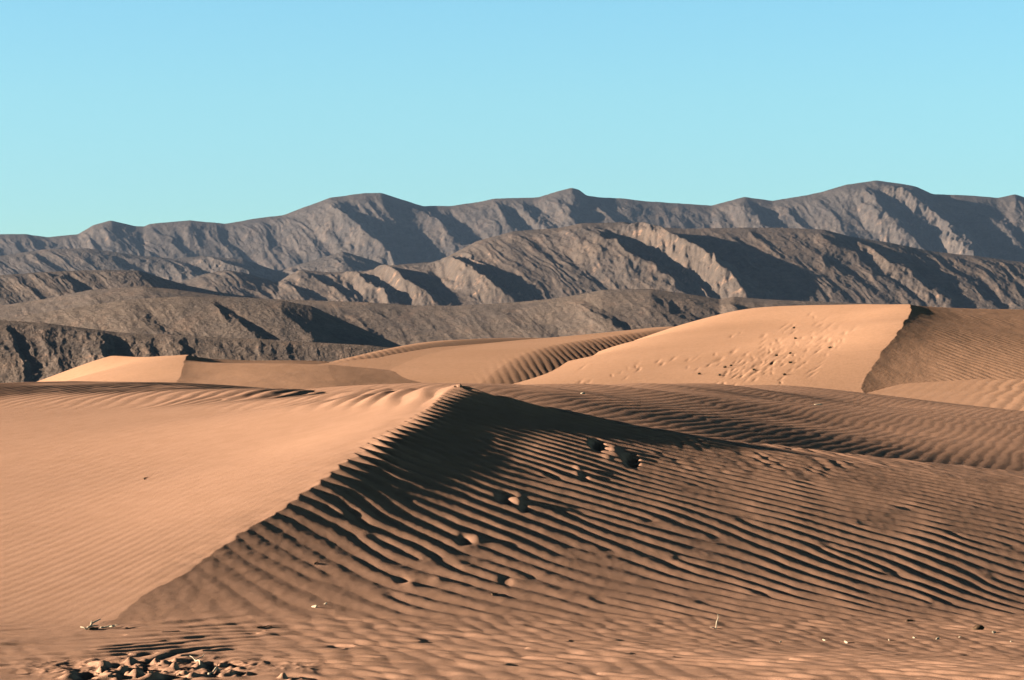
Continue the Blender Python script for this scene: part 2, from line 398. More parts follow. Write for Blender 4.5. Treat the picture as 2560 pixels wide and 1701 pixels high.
# ------------------------------------------------------------------ far dunes
def dune_grid(u0, u1, y0, y1, ncol, nrow):
    s = np.linspace((u0 - CX) / F, (u1 - CX) / F, ncol // Q); yy = np.linspace(y0, y1, nrow // Q)
    Y, S_ = np.meshgrid(yy, s, indexing='ij'); return (S_ * Y).astype(np.float32), Y.astype(np.float32), S_.astype(np.float32)
FAR = {}
def far_dune(label, ext, A, B, rip, post=None, ks=None):
    X, Y, S_ = dune_grid(*ext)
    za = (A if callable(A) else tps(A))(X, Y)
    h = za if B is None else None
    ra, rb = rip(X, Y, S_, za)
    if B is not None:
        zb = (B if callable(B) else tps(B))(X, Y); h = np.minimum(za + ra, zb + rb) if not ks else -smax(-za - ra, -zb - rb, ks)
    else:
        h = za + ra
    if post is not None: h = post(X, Y, h)
    b = np.minimum(np.minimum(S_ - S_.min(), S_.max() - S_) / 0.006, 1)
    h = np.maximum(h * np.clip(b, 0, 1) + (1 - np.clip(b, 0, 1)) * (-.5), -0.5)
    o = grid_object('dune', X, Y, h, SANDFAR); tag(o, label, 'dune', kind='structure'); FAR[label] = (X, Y, h); return o

def on_plane(plane, uv):
    x0, y0, z0, gx, gy = plane; out = []
    for u, v in uv:
        s_ = (u - CX) / F; t = (VH - v) / F
        y = (z0 - gx * x0 - gy * y0 - EYE) / (t - gx * s_ - gy); out.append((s_ * y, y, EYE + t * y))
    return np.array(out)
def crest_surface(c, left, right, yr, slip=None, w=1.0, fall=.22, rnd=0.0, deg=3, lf=.55):
    """surface on both sides of a crest line c (x, y, z): gentle to the left, away from the sun to the right"""
    c = np.asarray(c, float); yr = np.asarray(yr, float)
    px = np.polyfit(c[:, 1], c[:, 0], deg); pz = np.polyfit(c[:, 1], c[:, 2], deg); y0, y1 = c[0, 1], c[-1, 1]
    dx1 = np.polyval(np.polyder(px), y1)
    def f(x, y):
        yk = np.clip(y, y0, y1)
        xc = np.polyval(px, yk) + dx1 * np.clip(y - y1, 0, 50) ; zc = np.polyval(pz, yk) - .12 * np.clip(y0 - y, 0, 40)
        d = x - xc; dp = np.clip(d, 0, None); dn = np.clip(-d, 0, None)
        r_ = right(y) if callable(right) else right
        z = zc - r_ * (np.sqrt(dp * dp + rnd * rnd) - rnd) - left * np.minimum(dn, 4) - left * lf * np.clip(dn - 4, 0, 99)
        if slip is not None: z = z - slip(y) * w * (1 - np.exp(-dp / w))
        over = np.clip(y - np.interp(x, yr[:, 0], yr[:, 1]) + .3, 0, 90)
        return z - fall * over * over / (over + 1.5)
    return f
# tall dune at right
c1 = pts((1980, 895, 88), (2000, 862, 90.5), (2030, 820, 94), (2060, 775, 98), (2090, 740, 102), (2102, 703, 110))
def off(c, dx, dy, dz): return np.array([[p[0] + dx, p[1] + dy, p[2] + dz] for p in c])
A1 = np.r_[c1, off(c1, 2.5, 0, .12), pts((1130, 890, 100), (1300, 835, 108), (1420, 797, 115), (1550, 756, 122), (1700, 719, 127), (1850, 691, 127), (1950, 683, 123), (2040, 686, 117),
        (1300, 892, 93), (1600, 888, 91), (1800, 892, 89), (1700, 800, 104), (1900, 800, 99), (1800, 740, 114), (1950, 740, 109), (1500, 840, 100),
        (1130, 905, 112), (1300, 855, 120), (1550, 785, 136), (1850, 725, 142), (2040, 720, 132), (1000, 915, 100))]
fA1 = tps(A1)
yl1 = np.linspace(86, 111, 40); xl1 = np.interp(yl1, c1[:, 1], c1[:, 0])
kk = np.hanning(9); kk /= kk.sum(); xl1 = np.convolve(np.pad(xl1, 4, 'edge'), kk, 'valid')
xl1 = xl1 + .10 * perlin(yl1 * .55, yl1 * 0 + .4, 511) + .05 * perlin(yl1 * 1.6, yl1 * 0 + .4, 512); zl1 = fA1(xl1, yl1)
def fB1(x, y):
    yk = np.clip(y, 86, 110)
    xc = np.interp(yk, yl1, xl1) + .1 * np.clip(y - 110, 0, 30); zc = np.interp(yk, yl1, zl1) + .085 * np.clip(y - 110, 0, 12)
    d = x - xc; dp = np.clip(d, 0, None)
    b = .035 + .075 * sstep(92, 103, y); a = .11 + .05 * np.exp(-((y - 108.5) / 2.0) ** 2); w = 1.1
    z = zc - np.where(d > 0, b * dp + a * w * (1 - np.exp(-dp / w)), (b + a) * d)
    yr = np.interp(x, [14, 15.2, 16.4, 20.8, 26], [111.5, 110.3, 112.0, 118, 120])
    over = np.clip(y - yr, 0, 60)
    return z - .22 * over * over / (over + 1)
def rip1(X, Y, S_, z):
    ra = 0.004 * fbm(X * .5, Y * .25, 3, 201) 
    ph = 2 * math.pi * (X * 3.0 + Y * 1.1) + 2 * fbm(X * .5, Y * .3, 2, 202)
    uu = CX + F * S_
    return ra, 0.0035 * ripple(ph) * sstep(2110, 2200, uu) + 0.007 * fbm(X * 1.1, Y * .5, 3, 203)
def tracks1(X, Y, h):
    r = np.random.default_rng(3)
    U_ = CX + F * X / Y; V_ = VH + F * (EYE - h) / Y
    for i in range(210):
        t = r.beta(1.2, 1.3); w_ = r.normal(0, 34)
        uu = 1660 + t * 270 + w_ * .5 + r.normal(0, 26); vv = 880 - t * 125 + w_ * .6
        if i > 190: uu = r.uniform(1330, 1640); vv = 872 - (uu - 1330) * .12 + r.normal(0, 10)
        if vv > 889 or uu > 2000: continue
        Ln = r.uniform(3, 9) * (1.8 if r.random() < .2 else 1); Wd = r.uniform(2.0, 3.6)
        du = U_ - uu; dv = V_ - vv; a_ = (du * .84 - dv * .54) / Ln; b_ = (du * .54 + dv * .84) / Wd
        m_ = np.abs(du) + np.abs(dv) < 60
        d_ = r.uniform(.004, .017) * (1 - .35 * t)
        h = h - np.where(m_, d_ * np.exp(-(a_ * a_ + b_ * b_)), 0)
    return h
tall = far_dune('tall far dune at right with smooth orange face pocked by tracks', (950, 2900, 86, 150, 1500, 900), fA1, fB1, rip1, tracks1)
# low dune in front of it at the right edge
def fA2(x, y):
    uu = CX + F * x / y
    z = -1.58 + .04 * x + .03 * y - .5 * sstep(1990, 1880, uu)
    over = np.clip(y - np.interp(uu, [1900, 1930, 2100, 2360, 2800], [75, 78, 91, 98, 104]), 0, 90)
    z = z - .2 * over * over / (over + 1)
    bowl = np.exp(-(((uu - 2350) / 60) ** 4 + ((y - 94) / 3.0) ** 4))
    return z - .22 * bowl
def rip2(X, Y, S_, z):
    ph = 2 * math.pi * (X * 2.2 - Y * .5) + 1.6 * fbm(X * .5, Y * .3, 2, 212)
    w_ = sstep(2200, 2360, CX + F * S_)
    return (0.001 + .0045 * w_) * ripple(ph), 0
far_dune('low orange dune at the right edge, in front of the tall far dune', (1860, 2900, 61, 108, 700, 600), fA2, None, rip2)
# broad middle dune with rippled shaded flank
c3 = pts((1110, 885, 98), (1150, 845, 103), (1210, 815, 109), (1290, 795, 116), (1400, 775, 125), (1550, 753, 133))
fA3 = crest_surface(c3, .036, .185, [(-12, 99), (-9, 102.5), (-5, 109), (-3.1, 117), (.37, 124.5), (4.9, 131), (7.35, 134), (10, 137)], rnd=1.0, lf=.02)
def rip3(X, Y, S_, z):
    uu = CX + F * S_
    w_ = sstep(0, 1, (X - np.interp(Y, c3[:, 1], c3[:, 0]) + 1.2) / 3)
    ph = 2 * math.pi * (X * 3.2 + (Y - 100) * .22) + 1.6 * fbm(X * .5, Y * .2, 2, 222)
    return 0.0042 * w_ * ripple(ph) * sstep(134, 124, Y), 0
far_dune('broad far dune in the middle with a finely rippled shaded flank', (420, 1900, 91, 156, 1300, 800), fA3, None, rip3)
c5 = pts((690, 850, 112), (780, 832, 122), (870, 813, 132), (960, 795, 142), (1050, 784, 152), (1250, 779, 165))
fA5 = crest_surface(c5, .05, .15, [(-12, 108), (-8.2, 114), (-7.3, 125), (-6.1, 136), (-4.7, 147), (-2.95, 157), (1.7, 169), (6, 172)], rnd=.6)
def rip5(X, Y, S_, z):
    return 0.003 * ripple(2 * math.pi * (X * 2.6 + Y * .3) + 1.5 * fbm(X * .4, Y * .2, 2, 232)) * sstep(150, 130, Y), 0
far_dune('farthest brown dune crest showing above the middle dune', (420, 1700, 104, 190, 700, 600), fA5, None, rip5)
# left far dune
c4 = pts((420, 888, 94), (424, 862, 98), (431, 838, 103), (432, 821, 108))
A4 = np.r_[c4, off(c4, 2, 0, .12), pts((145, 881, 110), (215, 840, 117), (260, 820, 119), (320, 813, 117.5), (400, 816, 112), (360, 813, 115.5), (418, 818.5, 110), (300, 870, 100), (300, 842, 108), (360, 850, 102), (200, 890, 100), (100, 900, 103), (0, 928, 104), (-150, 970, 104), (0, 935, 115),
        (100, 905, 115), (215, 870, 128), (320, 845, 130), (400, 840, 124), (300, 895, 94))]
fA4 = tps(A4)
yl4 = np.linspace(90, 110, 30); xl4 = np.interp(yl4, c4[:, 1], c4[:, 0]); zl4 = fA4(xl4, yl4)
def fB4(x, y):
    yk = np.clip(y, 91, 108); xc = np.interp(yk, yl4, xl4) + .05 * np.clip(y - 108, 0, 20); zc = np.interp(yk, yl4, zl4) + .03 * np.clip(y - 108, 0, 14)
    d = x - xc; dp = np.clip(d, 0, None)
    a = .10 + .22 * sstep(104, 108, y); b = -.03 + .07 * sstep(103, 109, y); w = .7
    z = zc - np.where(d > 0, b * np.minimum(dp, 5) + a * w * (1 - np.exp(-dp / w)), (a + b) * d)
    z = z - (.03 * sstep(103, 112, y)) * .5 * (x + 9 + np.sqrt((x + 9) ** 2 + 4.0)) - .09 * .5 * (x + 7.8 + np.sqrt((x + 7.8) ** 2 + 3.0))
    over = np.clip(y - np.interp(x, [-13, -12, -8, -3], [108, 109, 121, 126]), 0, 60)
    return z - .2 * over * over / (over + 1)
def rip4(X, Y, S_, z): return 0.004 * fbm(X * .5, Y * .25, 3, 241), 0.010 * fbm(X * .6, Y * .3, 3, 242)
far_dune('small rounded orange dune at far left below the mountains', (-150, 1500, 90, 136, 1100, 600), fA4, fB4, rip4)

# wide desert floor under everything, out to the horizon
n = 60
ang = np.linspace(0, 2 * math.pi, 97); rad = np.r_[0.5, np.geomspace(5, 30000, n)]
RR, AA = np.meshgrid(rad, ang, indexing='ij')
gx = RR * np.cos(AA); gy = RR * np.sin(AA)
gz = -0.62 + 0.02 * perlin(gx * .05, gy * .05, 301) - 0.5 * sstep(60, 400, RR)
fl = grid_object('desert_floor', gx, gy, gz, SANDFAR); tag(fl, 'wide flat desert floor reaching out under the dunes to the mountains', 'desert', kind='structure')

# ------------------------------------------------------------------ mountains
def interp_line(line, u):
    a = np.array(line, float); return np.interp(u, a[:, 0], a[:, 1])
def smooth_interp(line, u, r=3):
    v = interp_line(line, u); k = np.hanning(2 * r + 3); k /= k.sum()
    return np.convolve(np.pad(v, r + 1, 'edge'), k, 'valid')
def profile(pairs, x, width):
    """asymmetric ridge profile: list of (position, height)"""
    a = np.array(sorted(pairs), float)
    return np.interp(x, a[:, 0], a[:, 1]).astype(np.float32)
def mountain(name, label, sil, base, y0, y1, mat, prof, kappa, vref, relief, seed, ncol=1500, nrow=420, shape=1.0, env=None, rough=1.0, gully=1.0, back=.35, u0=-420, u1=2780, sm=2, layers=()):
    uc = np.linspace(u0, u1, ncol // Q); tr = np.linspace(0, 1 + back, nrow // Q)
    vs = smooth_interp(sil, uc, sm); vb = interp_line(base, uc)
    T, U = np.meshgrid(tr, uc, indexing='ij')
    VS = np.broadcast_to(vs, T.shape); VB = np.broadcast_to(vb, T.shape)
    Y = y0 + (y1 - y0) * T
    tt = np.clip(T, 0, 1)
    V = VB + (VS - VB) * tt ** shape
    X = (U - CX) / F * Y
    Z = EYE - (V - VH) / F * Y
    top = EYE - (VS - VH) / F * y1; bot = EYE - (VB - VH) / F * y0
    over = np.clip(T - 1, 0, 1)
    Z = np.where(T > 1, top - (over / back) * 0.8 * (top - bot) * (0.35 + 0.65 * over / back), Z)
    hgt = (top - bot)
    px = y1 / F                                      # metres per photo pixel
    wx = 19 * fbm(U * .012, V * .016, 4, seed + 1, .55) + 5 * fbm(U * .06, V * .07, 3, seed + 11)
    UP = U - kappa * (V - vref) + wx
    e = (np.sin(math.pi * np.clip(tt, 0, 1) ** .8) ** .6 if env is None else env(T, U, V)) * (T <= 1)
    fadeT = sstep(1.0, .86, T)
    r = 0
    if prof is not None:
        pr = profile(prof, UP, 0)
        r = .72 * pr * relief * px * np.clip(e, 0, 1) * fadeT
    # gullies running down the slope, at several sizes
    g1 = ridged((U - kappa * .8 * (V - vref)) * .016 + .35 * fbm(U * .01, V * .012, 3, seed + 2), V * .0045, 4, seed + 3)
    g2 = ridged((U - kappa * .7 * (V - vref)) * .05 + .5 * fbm(U * .03, V * .04, 3, seed + 4), V * .014, 4, seed + 5)
    n3 = fbm(U * .05, V * .07, 5, seed + 6, .58)
    r = r + gully * px * (3.6 * (g1 - .9) + .9 * (g2 - .9)) * np.clip(fadeT * sstep(0, .15, T) + .12, 0, 1) + rough * px * .8 * n3 * (.3 + .7 * fadeT)
    for (f) in layers: r = r + f(T, U, V, UP) * px
    Z = Z + r
    o = grid_object(name, X.astype(np.float32), Y.astype(np.float32), Z.astype(np.float32), mat)
    tag(o, label, 'mountain' if 'mountain' in name else 'hill', kind='structure'); return o

ROCK_FAR = rock_material('far_rock', (0.10, 0.092, 0.094), (0.137, 0.122, 0.121), (0.42, 0.29, 0.22), 0.006, 0.55)
ROCK_MID = rock_material('mid_rock', (0.118, 0.101, 0.095), (0.165, 0.137, 0.126), (0.42, 0.27, 0.20), 0.010, 0.8)
ROCK_LOW = rock_material('foothill_rock', (0.185, 0.155, 0.143), (0.25, 0.206, 0.187), (0.42, 0.27, 0.20), 0.012, 0.6)
ROCK_NEAR = rock_material('near_rock', (0.185, 0.152, 0.137), (0.26, 0.21, 0.187), (0.44, 0.27, 0.20), 0.022, 1.0, (.985, .88))

L1 = [(-420, 520), (-200, 560), (0, 540), (60, 540), (110, 547), (180, 540), (215, 519), (255, 508), (310, 521), (332, 522), (345, 516), (440, 508), (520, 516), (600, 502), (650, 497), (700, 478), (760, 456),
      (840, 445), (880, 445), (915, 456), (935, 463), (975, 475), (1040, 475), (1100, 466), (1140, 458), (1240, 455), (1290, 440), (1318, 433), (1335, 438), (1352, 451), (1380, 455), (1440, 458), (1480, 463),
      (1550, 468), (1640, 474), (1690, 461), (1715, 454), (1780, 463), (1860, 450), (1900, 441), (1950, 426), (2020, 416), (2080, 424), (2110, 430), (2150, 448), (2220, 450), (2300, 456), (2340, 448), (2370, 458),
      (2500, 430), (2780, 500)]
pr1 = [(-420, 0), (-60, 8), (20, 10), (40, 0), (95, 7), (115, 0), (180, 12), (215, 2), (290, 16), (320, 2), (400, 10), (435, 0), (520, 10), (560, 2), (600, 9), (640, 4), (735, 50), (800, 6), (860, 12), (935, 38), (985, 0), (1110, 28), (1150, 0),
       (1185, 22), (1215, 2), (1262, 22), (1290, 2), (1345, 24), (1375, 2), (1450, 10), (1500, 2), (1600, 7), (1630, 2), (1690, 28), (1735, 2), (1775, 18), (1800, 2), (1870, 18), (1930, 2), (1985, 40), (2040, 4), (2085, 60), (2160, 0), (2240, 20), (2275, 2), (2340, 24), (2400, 2), (2780, 10)]
mountain('mountain', 'long grey mountain range on the skyline below the blue sky', L1, [(-420, 690), (2780, 690)], 4500, 5250, ROCK_FAR, pr1, .9, 450, 1.0, 400, shape=.95)
L1b = [(-420, 640), (0, 590), (100, 575), (200, 572), (330, 590), (400, 596), (470, 590), (560, 598), (640, 625), (720, 600), (790, 580), (860, 600), (960, 640), (1100, 690), (2780, 700)]
pr1b = [(-420, 0), (60, 10), (110, 0), (230, 16), (270, 0), (340, 30), (400, 0), (455, 34), (540, 0), (600, 16), (640, 0), (740, 22), (790, 0), (850, 16), (900, 0), (2780, 0)]
mountain('mountain', 'lower grey hills at left in front of the skyline range', L1b, [(-420, 700), (2780, 720)], 3700, 4000, ROCK_FAR, pr1b, 1.6, 590, 1.0, 450, ncol=1200, nrow=260, u1=1300)
L2 = [(-420, 700), (300, 690), (420, 650), (470, 632), (520, 623), (560, 628), (600, 640), (640, 652), (665, 635), (690, 622), (760, 628), (830, 626), (870, 620), (900, 612), (980, 605), (1010, 605), (1060, 576), (1100, 556), (1180, 534), (1290, 525), (1340, 515),
      (1440, 512), (1480, 521), (1580, 527), (1700, 525), (1800, 525), (1900, 530), (1960, 545), (2050, 560), (2150, 580), (2260, 592), (2320, 600), (2370, 606), (2780, 640)]
pr2 = [(-420, 0), (330, 6), (440, 18), (480, 0), (540, 18), (580, 2), (627, 36), (668, 4), (715, 46), (775, 2), (830, 10), (892, 56), (948, 4), (962, 20), (985, 6), (1080, 12), (1120, 8), (1160, 9), (1190, 5), (1318, 52), (1362, 10), (1374, 26), (1396, 8), (1452, 82), (1545, 0),
       (1600, 8), (1625, 5), (1690, 10), (1712, 8), (1775, 12), (1800, 8), (1850, 16), (1872, 8), (1908, 30), (1955, 2), (2010, 10), (2040, 5), (2110, 9), (2140, 5), (2220, 10), (2250, 4), (2780, 6)]
mountain('mountain', 'brown mid-distance ridge with steep spurs and dark ravines', L2, [(-420, 715), (2780, 730)], 2600, 2950, ROCK_MID, pr2, 1.5, 525, 1.0, 500, nrow=460, shape=.85)
L2a = [(-420, 660), (0, 635), (100, 627), (240, 622), (320, 624), (370, 640), (430, 658), (500, 673), (560, 682), (700, 700), (2780, 720)]
pr2a = [(-420, 0), (90, 16), (140, 0), (290, 16), (330, 2), (380, 14), (450, 0), (2780, 0)]
mountain('hill', 'rounded brown hill at far left behind the foothills', L2a, [(-420, 740), (2780, 760)], 2000, 2200, ROCK_MID, pr2a, 1.3, 625, 1.0, 550, ncol=900, nrow=240, u1=900, shape=.8)
L3 = [(-420, 715), (0, 705), (100, 690), (210, 668), (330, 660), (400, 667), (520, 683), (640, 690), (760, 694), (850, 697), (950, 704), (1050, 705), (1200, 696), (1260, 690), (1330, 680), (1390, 668), (1500, 666), (1600, 680), (1660, 690), (1690, 684), (1760, 690), (1850, 694),
      (2000, 700), (2200, 712), (2780, 730)]
pr3 = [(-420, 0), (200, 5), (260, 0), (500, 10), (540, 0), (700, 6), (740, 0), (1100, 8), (1160, 0), (1300, 14), (1350, 0), (1500, 8), (1540, 0), (1640, 18), (1680, 0), (1800, 10), (1840, 0), (2780, 0)]
mountain('hill', 'smooth grey brown foothills in front of the ridge', L3, [(-420, 905), (2780, 905)], 1250, 1600, ROCK_LOW, pr3, 1.6, 690, 1.0, 600, nrow=360, shape=.9, gully=.3, rough=.55)
L3a = [(-420, 740), (0, 735), (150, 712), (300, 690), (420, 683), (560, 688), (650, 693), (720, 706), (790, 738), (860, 768), (925, 797), (1000, 830), (2780, 900)]
pr3a = [(-420, 0), (270, 10), (310, 0), (460, 14), (500, 0), (600, 8), (650, 0), (2780, 0)]
mountain('hill', 'smooth foothill sloping down to the right above the far left dune', L3a, [(-420, 910), (2780, 910)], 1000, 1160, ROCK_LOW, pr3a, 1.3, 690, 1.0, 650, ncol=1000, nrow=300, u1=1150, shape=.8, gully=.3, rough=.5)
L4 = [(-420, 720), (0, 738), (100, 744), (200, 757), (270, 766), (340, 770), (420, 772), (520, 778), (600, 781), (700, 788), (850, 796), (925, 805), (1000, 830), (1200, 900), (2780, 900)]
pr4 = [(-420, 10), (-60, 10), (25, 13), (45, 0), (110, 8), (140, 5), (222, 22), (250, 0), (330, 6), (360, 3), (402, 11), (420, 0), (500, 6), (540, 2), (620, 5), (660, 0), (2780, 0)]
mountain('hill', 'rugged dark bluff with pinkish rock patches at lower left', L4, [(-420, 915), (2780, 915)], 760, 850, ROCK_NEAR, pr4, .35, 780, 1.0, 700, ncol=1200, nrow=400, u1=1150, shape=.9, gully=.4, rough=.9)

# ------------------------------------------------------------------ small things lying on the sand
def simple_mat(name, a, b, sc):
    m, nt, bs = new_mat(name)
    co = node(nt, 'ShaderNodeTexCoord').outputs['Object']
    nt.links.new(ramp(nt, noise(nt, co, sc, 4, .6), [(0.35, a), (0.65, b)]), bs.inputs['Base Color']); return m
WOOD = simple_mat('dark_twig', (0.05, 0.035, 0.025), (0.14, 0.09, 0.06), 60)
PALE = simple_mat('bleached_twig', (0.48, 0.40, 0.30), (0.72, 0.63, 0.50), 60)
CRUST = simple_mat('crusted_sand', (0.46, 0.28, 0.18), (0.58, 0.37, 0.24), 25)
def tube(verts, faces, path, radii, sides=7):
    base = len(verts); path = [np.array(p, float) for p in path]
    for i, (p, r) in enumerate(zip(path, radii)):
        d = path[min(i + 1, len(path) - 1)] - path[max(i - 1, 0)]; d /= np.linalg.norm(d) + 1e-9
        a = np.cross(d, (0.3, 0.2, 1.0)); a /= np.linalg.norm(a) + 1e-9; b = np.cross(d, a)
        for k in range(sides):
            t = 2 * math.pi * k / sides; verts.append(p + r * (1 + .18 * math.sin(5 * t + i * 1.7)) * (a * math.cos(t) + b * math.sin(t)))
    for i in range(len(path) - 1):
        for k in range(sides):
            q = base + i * sides; faces.append((q + k, q + (k + 1) % sides, q + sides + (k + 1) % sides, q + sides + k))
    for e, rev in ((base, True), (base + (len(path) - 1) * sides, False)):
        f = [e + k for k in range(sides)]; faces.append(tuple(reversed(f)) if rev else tuple(f))
def mesh_obj(name, verts, faces, mat, loc):
    me = bpy.data.meshes.new(name); me.from_pydata([tuple(map(float, q)) for q in verts], [], faces); me.update()
    me.polygons.foreach_set('use_smooth', np.ones(len(faces), bool)); me.materials.append(mat)
    o = bpy.data.objects.new(name, me); o.location = loc; COL.objects.link(o); return o
def twig(name, label, u0, v0, u1, v1, rad, mat, bend=.12, lift=0.0, fork=None, cat='twig'):
    a = ray_hit(u0, v0); b = ray_hit(u1, v1)
    if abs(b[1] - a[1]) > 1.2: b = a + (b - a) * 1.2 / abs(b[1] - a[1])
    L = np.linalg.norm(b - a); n = 9; path = []
    sd = np.array([-(b - a)[1], (b - a)[0], 0]) / (L + 1e-9)
    for i in range(n):
        t = i / (n - 1); p = a + (b - a) * t + sd * bend * L * math.sin(math.pi * t) + sd * .03 * L * math.sin(9 * t + u0)
        p[2] = max(ground_at(p[0], p[1]) + rad * .5, (a[2] * (1 - t) + b[2] * t)) + lift * t; path.append(p - a)
    vs, fs = [], []
    tube(vs, fs, path, [rad * (1 - .6 * i / (n - 1)) * (1 + .15 * math.sin(i * 2.1)) for i in range(n)])
    for (t, ang, ln, up) in (fork or []):
        k = int(t * (n - 1)); d = (b - a) / (L + 1e-9); c, s_ = math.cos(ang), math.sin(ang)
        dd = np.array([d[0] * c - d[1] * s_, d[0] * s_ + d[1] * c, up]); q0 = path[k]
        tube(vs, fs, [q0, q0 + dd * ln * .5 + (0, 0, .004), q0 + dd * ln], [rad * .7, rad * .5, rad * .25])
    return tag(mesh_obj(name, vs, fs, mat, a), label, cat)
twig('twig', 'bleached forked twig at the foot of the near dune, left end of the slip face', 203, 1452, 229, 1446, .009, PALE, .08, .05, [(.05, 1.4, .05, .25), (.25, -.5, .07, .05), (.55, .35, .09, .2)])
twig('twig', 'thin grey twig lying just right of the bleached forked twig', 230, 1448, 268, 1449, .006, PALE, .05, 0.01, [(.35, .5, .1, .1), (.7, -.6, .08, .2)])
twig('twig', 'dark gnarled root stub beside the bleached forked twig', 204, 1453, 224, 1450, .012, WOOD, -.1, 0.0, [(.4, .7, .05, .15)])
twig('twig', 'long thin dark twig at the toe of the lee side, below the lit ripples', 592, 1448, 627, 1446, .006, WOOD, .03)
twig('twig', 'short curved dark twig lying on a ripple low on the lee side', 1136, 1374, 1148, 1369, .007, WOOD, .12)
twig('twig', 'tiny dark twig high on the shaded ripples left of the footprints', 725, 1302, 733, 1298, .007, WOOD, .1)
twig('twig', 'tiny dark twig on the smooth sunlit slope', 335, 1106, 341, 1101, .006, WOOD, .1)
twig('twig', 'dark bent twig at the dune toe toward the right', 2092, 1434, 2106, 1431, .008, WOOD, .15)
twig('twig', 'pale forked twig sticking up beside the churned sand', 462, 1535, 470, 1530, .0055, PALE, .1, .05, [(.5, .6, .06, .3)])
twig('twig', 'pale straight stick lying in the churned sand', 484, 1556, 511, 1550, .008, PALE, .04, .01)
# an upright dry stalk
a = ray_hit(1649, 1450); vs, fs = [], []
tube(vs, fs, [(0, 0, -.03), (.004, 0, .02), (.006, 0, .05), (.02, 0, .085), (.015, 0, .11)], [.005, .005, .005, .004, .0025])
tube(vs, fs, [(0, 0, 0), (-.02, -.02, .012), (-.045, -.03, .016)], [.005, .004, .002])
tag(mesh_obj('dry_stalk', vs, fs, PALE, a), 'single pale dry stalk standing upright at the foot of the ripples', 'stalk')
def chip(name, label, uu, vv, L, W, T, mat, rot, cat, group=None):
    """irregular flake: bent, uneven outline"""
    a = ray_hit(uu, vv); r = random.Random(int(uu * 7 + vv)); n = 11; vs = []
    for lay, (sc, zz) in enumerate(((.75, -.3), (1, .25), (.86, .8), (.45, 1.0))):
        for k in range(n):
            t = 2 * math.pi * k / n; rr = 1 + .28 * math.sin(2 * t + uu) + .16 * math.sin(5 * t + vv) + r.uniform(-.1, .1)
            x = L * sc * rr * math.cos(t); y_ = W * sc * rr * math.sin(t)
            vs.append((x * math.cos(rot) - y_ * math.sin(rot), x * math.sin(rot) + y_ * math.cos(rot), T * zz + .25 * T * math.sin(t * 2 + uu) + .35 * T * x / L))
    fs = [(l * n + k, l * n + (k + 1) % n, (l + 1) * n + (k + 1) % n, (l + 1) * n + k) for l in range(3) for k in range(n)]
    fs += [tuple(reversed(range(n))), tuple(range(3 * n, 4 * n))]
    return tag(mesh_obj(name, vs, fs, mat, a), label, cat, group)
chip('wood_chip', 'pale elongated wood chip on a lit ripple at the lower left of the lee side', 725, 1401, .022, .007, .014, PALE, -.5, 'wood chip')
chip('wood_chip', 'smaller pale wood chip just up and right of the elongated one', 750, 1394, .010, .006, .010, PALE, .4, 'wood chip')
chip('bark_flake', 'dark bark flake on the flat sand near the right edge', 2254, 1451, .06, .03, .03, WOOD, .1, 'bark')
for (uu, vv, s) in [(1798, 1481, .012), (1950, 1483, .018), (1900, 1478, .012), (2050, 1477, .011), (2108, 1472, .013), (2162, 1474, .018), (2211, 1470, .010), (2291, 1461, .020), (2360 - 30, 1480, .010)]:
    chip('straw_chip', 'tiny pale straw chip scattered on the flat rippled sand at right', uu, vv, s, s * .45, s * .7, PALE, uu, 'straw chip', 'pale chips scattered on the flat sand')
chip('straw_chip', 'pale scrap lying alone on the brown swell behind the dune peak', 1343, 908, .05, .015, .02, PALE, .5, 'straw chip')
chip('straw_chip', 'pale scrap on the brown swell by the tip of the low orange dune', 1885, 934, .09, .016, .02, PALE, .1, 'straw chip')
# dark tufts dotted over the tall far dune
TX, TY, TH = FAR['tall far dune at right with smooth orange face pocked by tracks']
TV = VH + F * (EYE - TH) / TY; TU = CX + F * TX[0] / TY[0]
def tuft_mesh(seed, n=46):
    r = random.Random(seed); vs, fs = [], []
    for k in range(n):
        t = r.uniform(0, 6.28); l = r.uniform(.035, .095); b0 = np.array([r.gauss(0, .02), r.gauss(0, .02), 0]); lean = r.uniform(.2, 1.1)
        tip = b0 + l * np.array([math.cos(t) * lean, math.sin(t) * lean, 1.0]); sd = .007 * np.array([-math.sin(t), math.cos(t), 0]); mid = b0 * .4 + tip * .6 + (0, 0, .01)
        i0 = len(vs); vs += [b0 - sd, b0 + sd, mid + sd * .8, mid - sd * .8, tip]; fs += [(i0, i0 + 1, i0 + 2, i0 + 3), (i0 + 3, i0 + 2, i0 + 4)]
    return vs, fs
SCRUB = simple_mat('dry_scrub', (0.03, 0.026, 0.018), (0.08, 0.07, 0.045), 30)
for q, (sx, sy) in enumerate([(1985, 821.6), (1989, 848), (1975.5, 885), (1976, 908.5), (1961.5, 939), (1940, 891), (1885.5, 926.5), (1827, 916), (1812, 920), (1799, 940), (1749, 937), (2075, 871)]):
    uu, vv = sx * .9219, sy * .9219; j_ = int(np.argmin(np.abs(TU - uu))); ok_ = np.where(TV[:, j_] <= vv)[0]
    if len(ok_) == 0: continue
    i_ = ok_[0]; vs, fs = tuft_mesh(q)
    tag(mesh_obj('grass_tuft', vs, fs, SCRUB, (TX[i_, j_], TY[i_, j_], TH[i_, j_] - .01)), 'small dark tuft dotting the sunlit face of the tall far dune', 'tuft', 'dark tufts on the tall far dune')
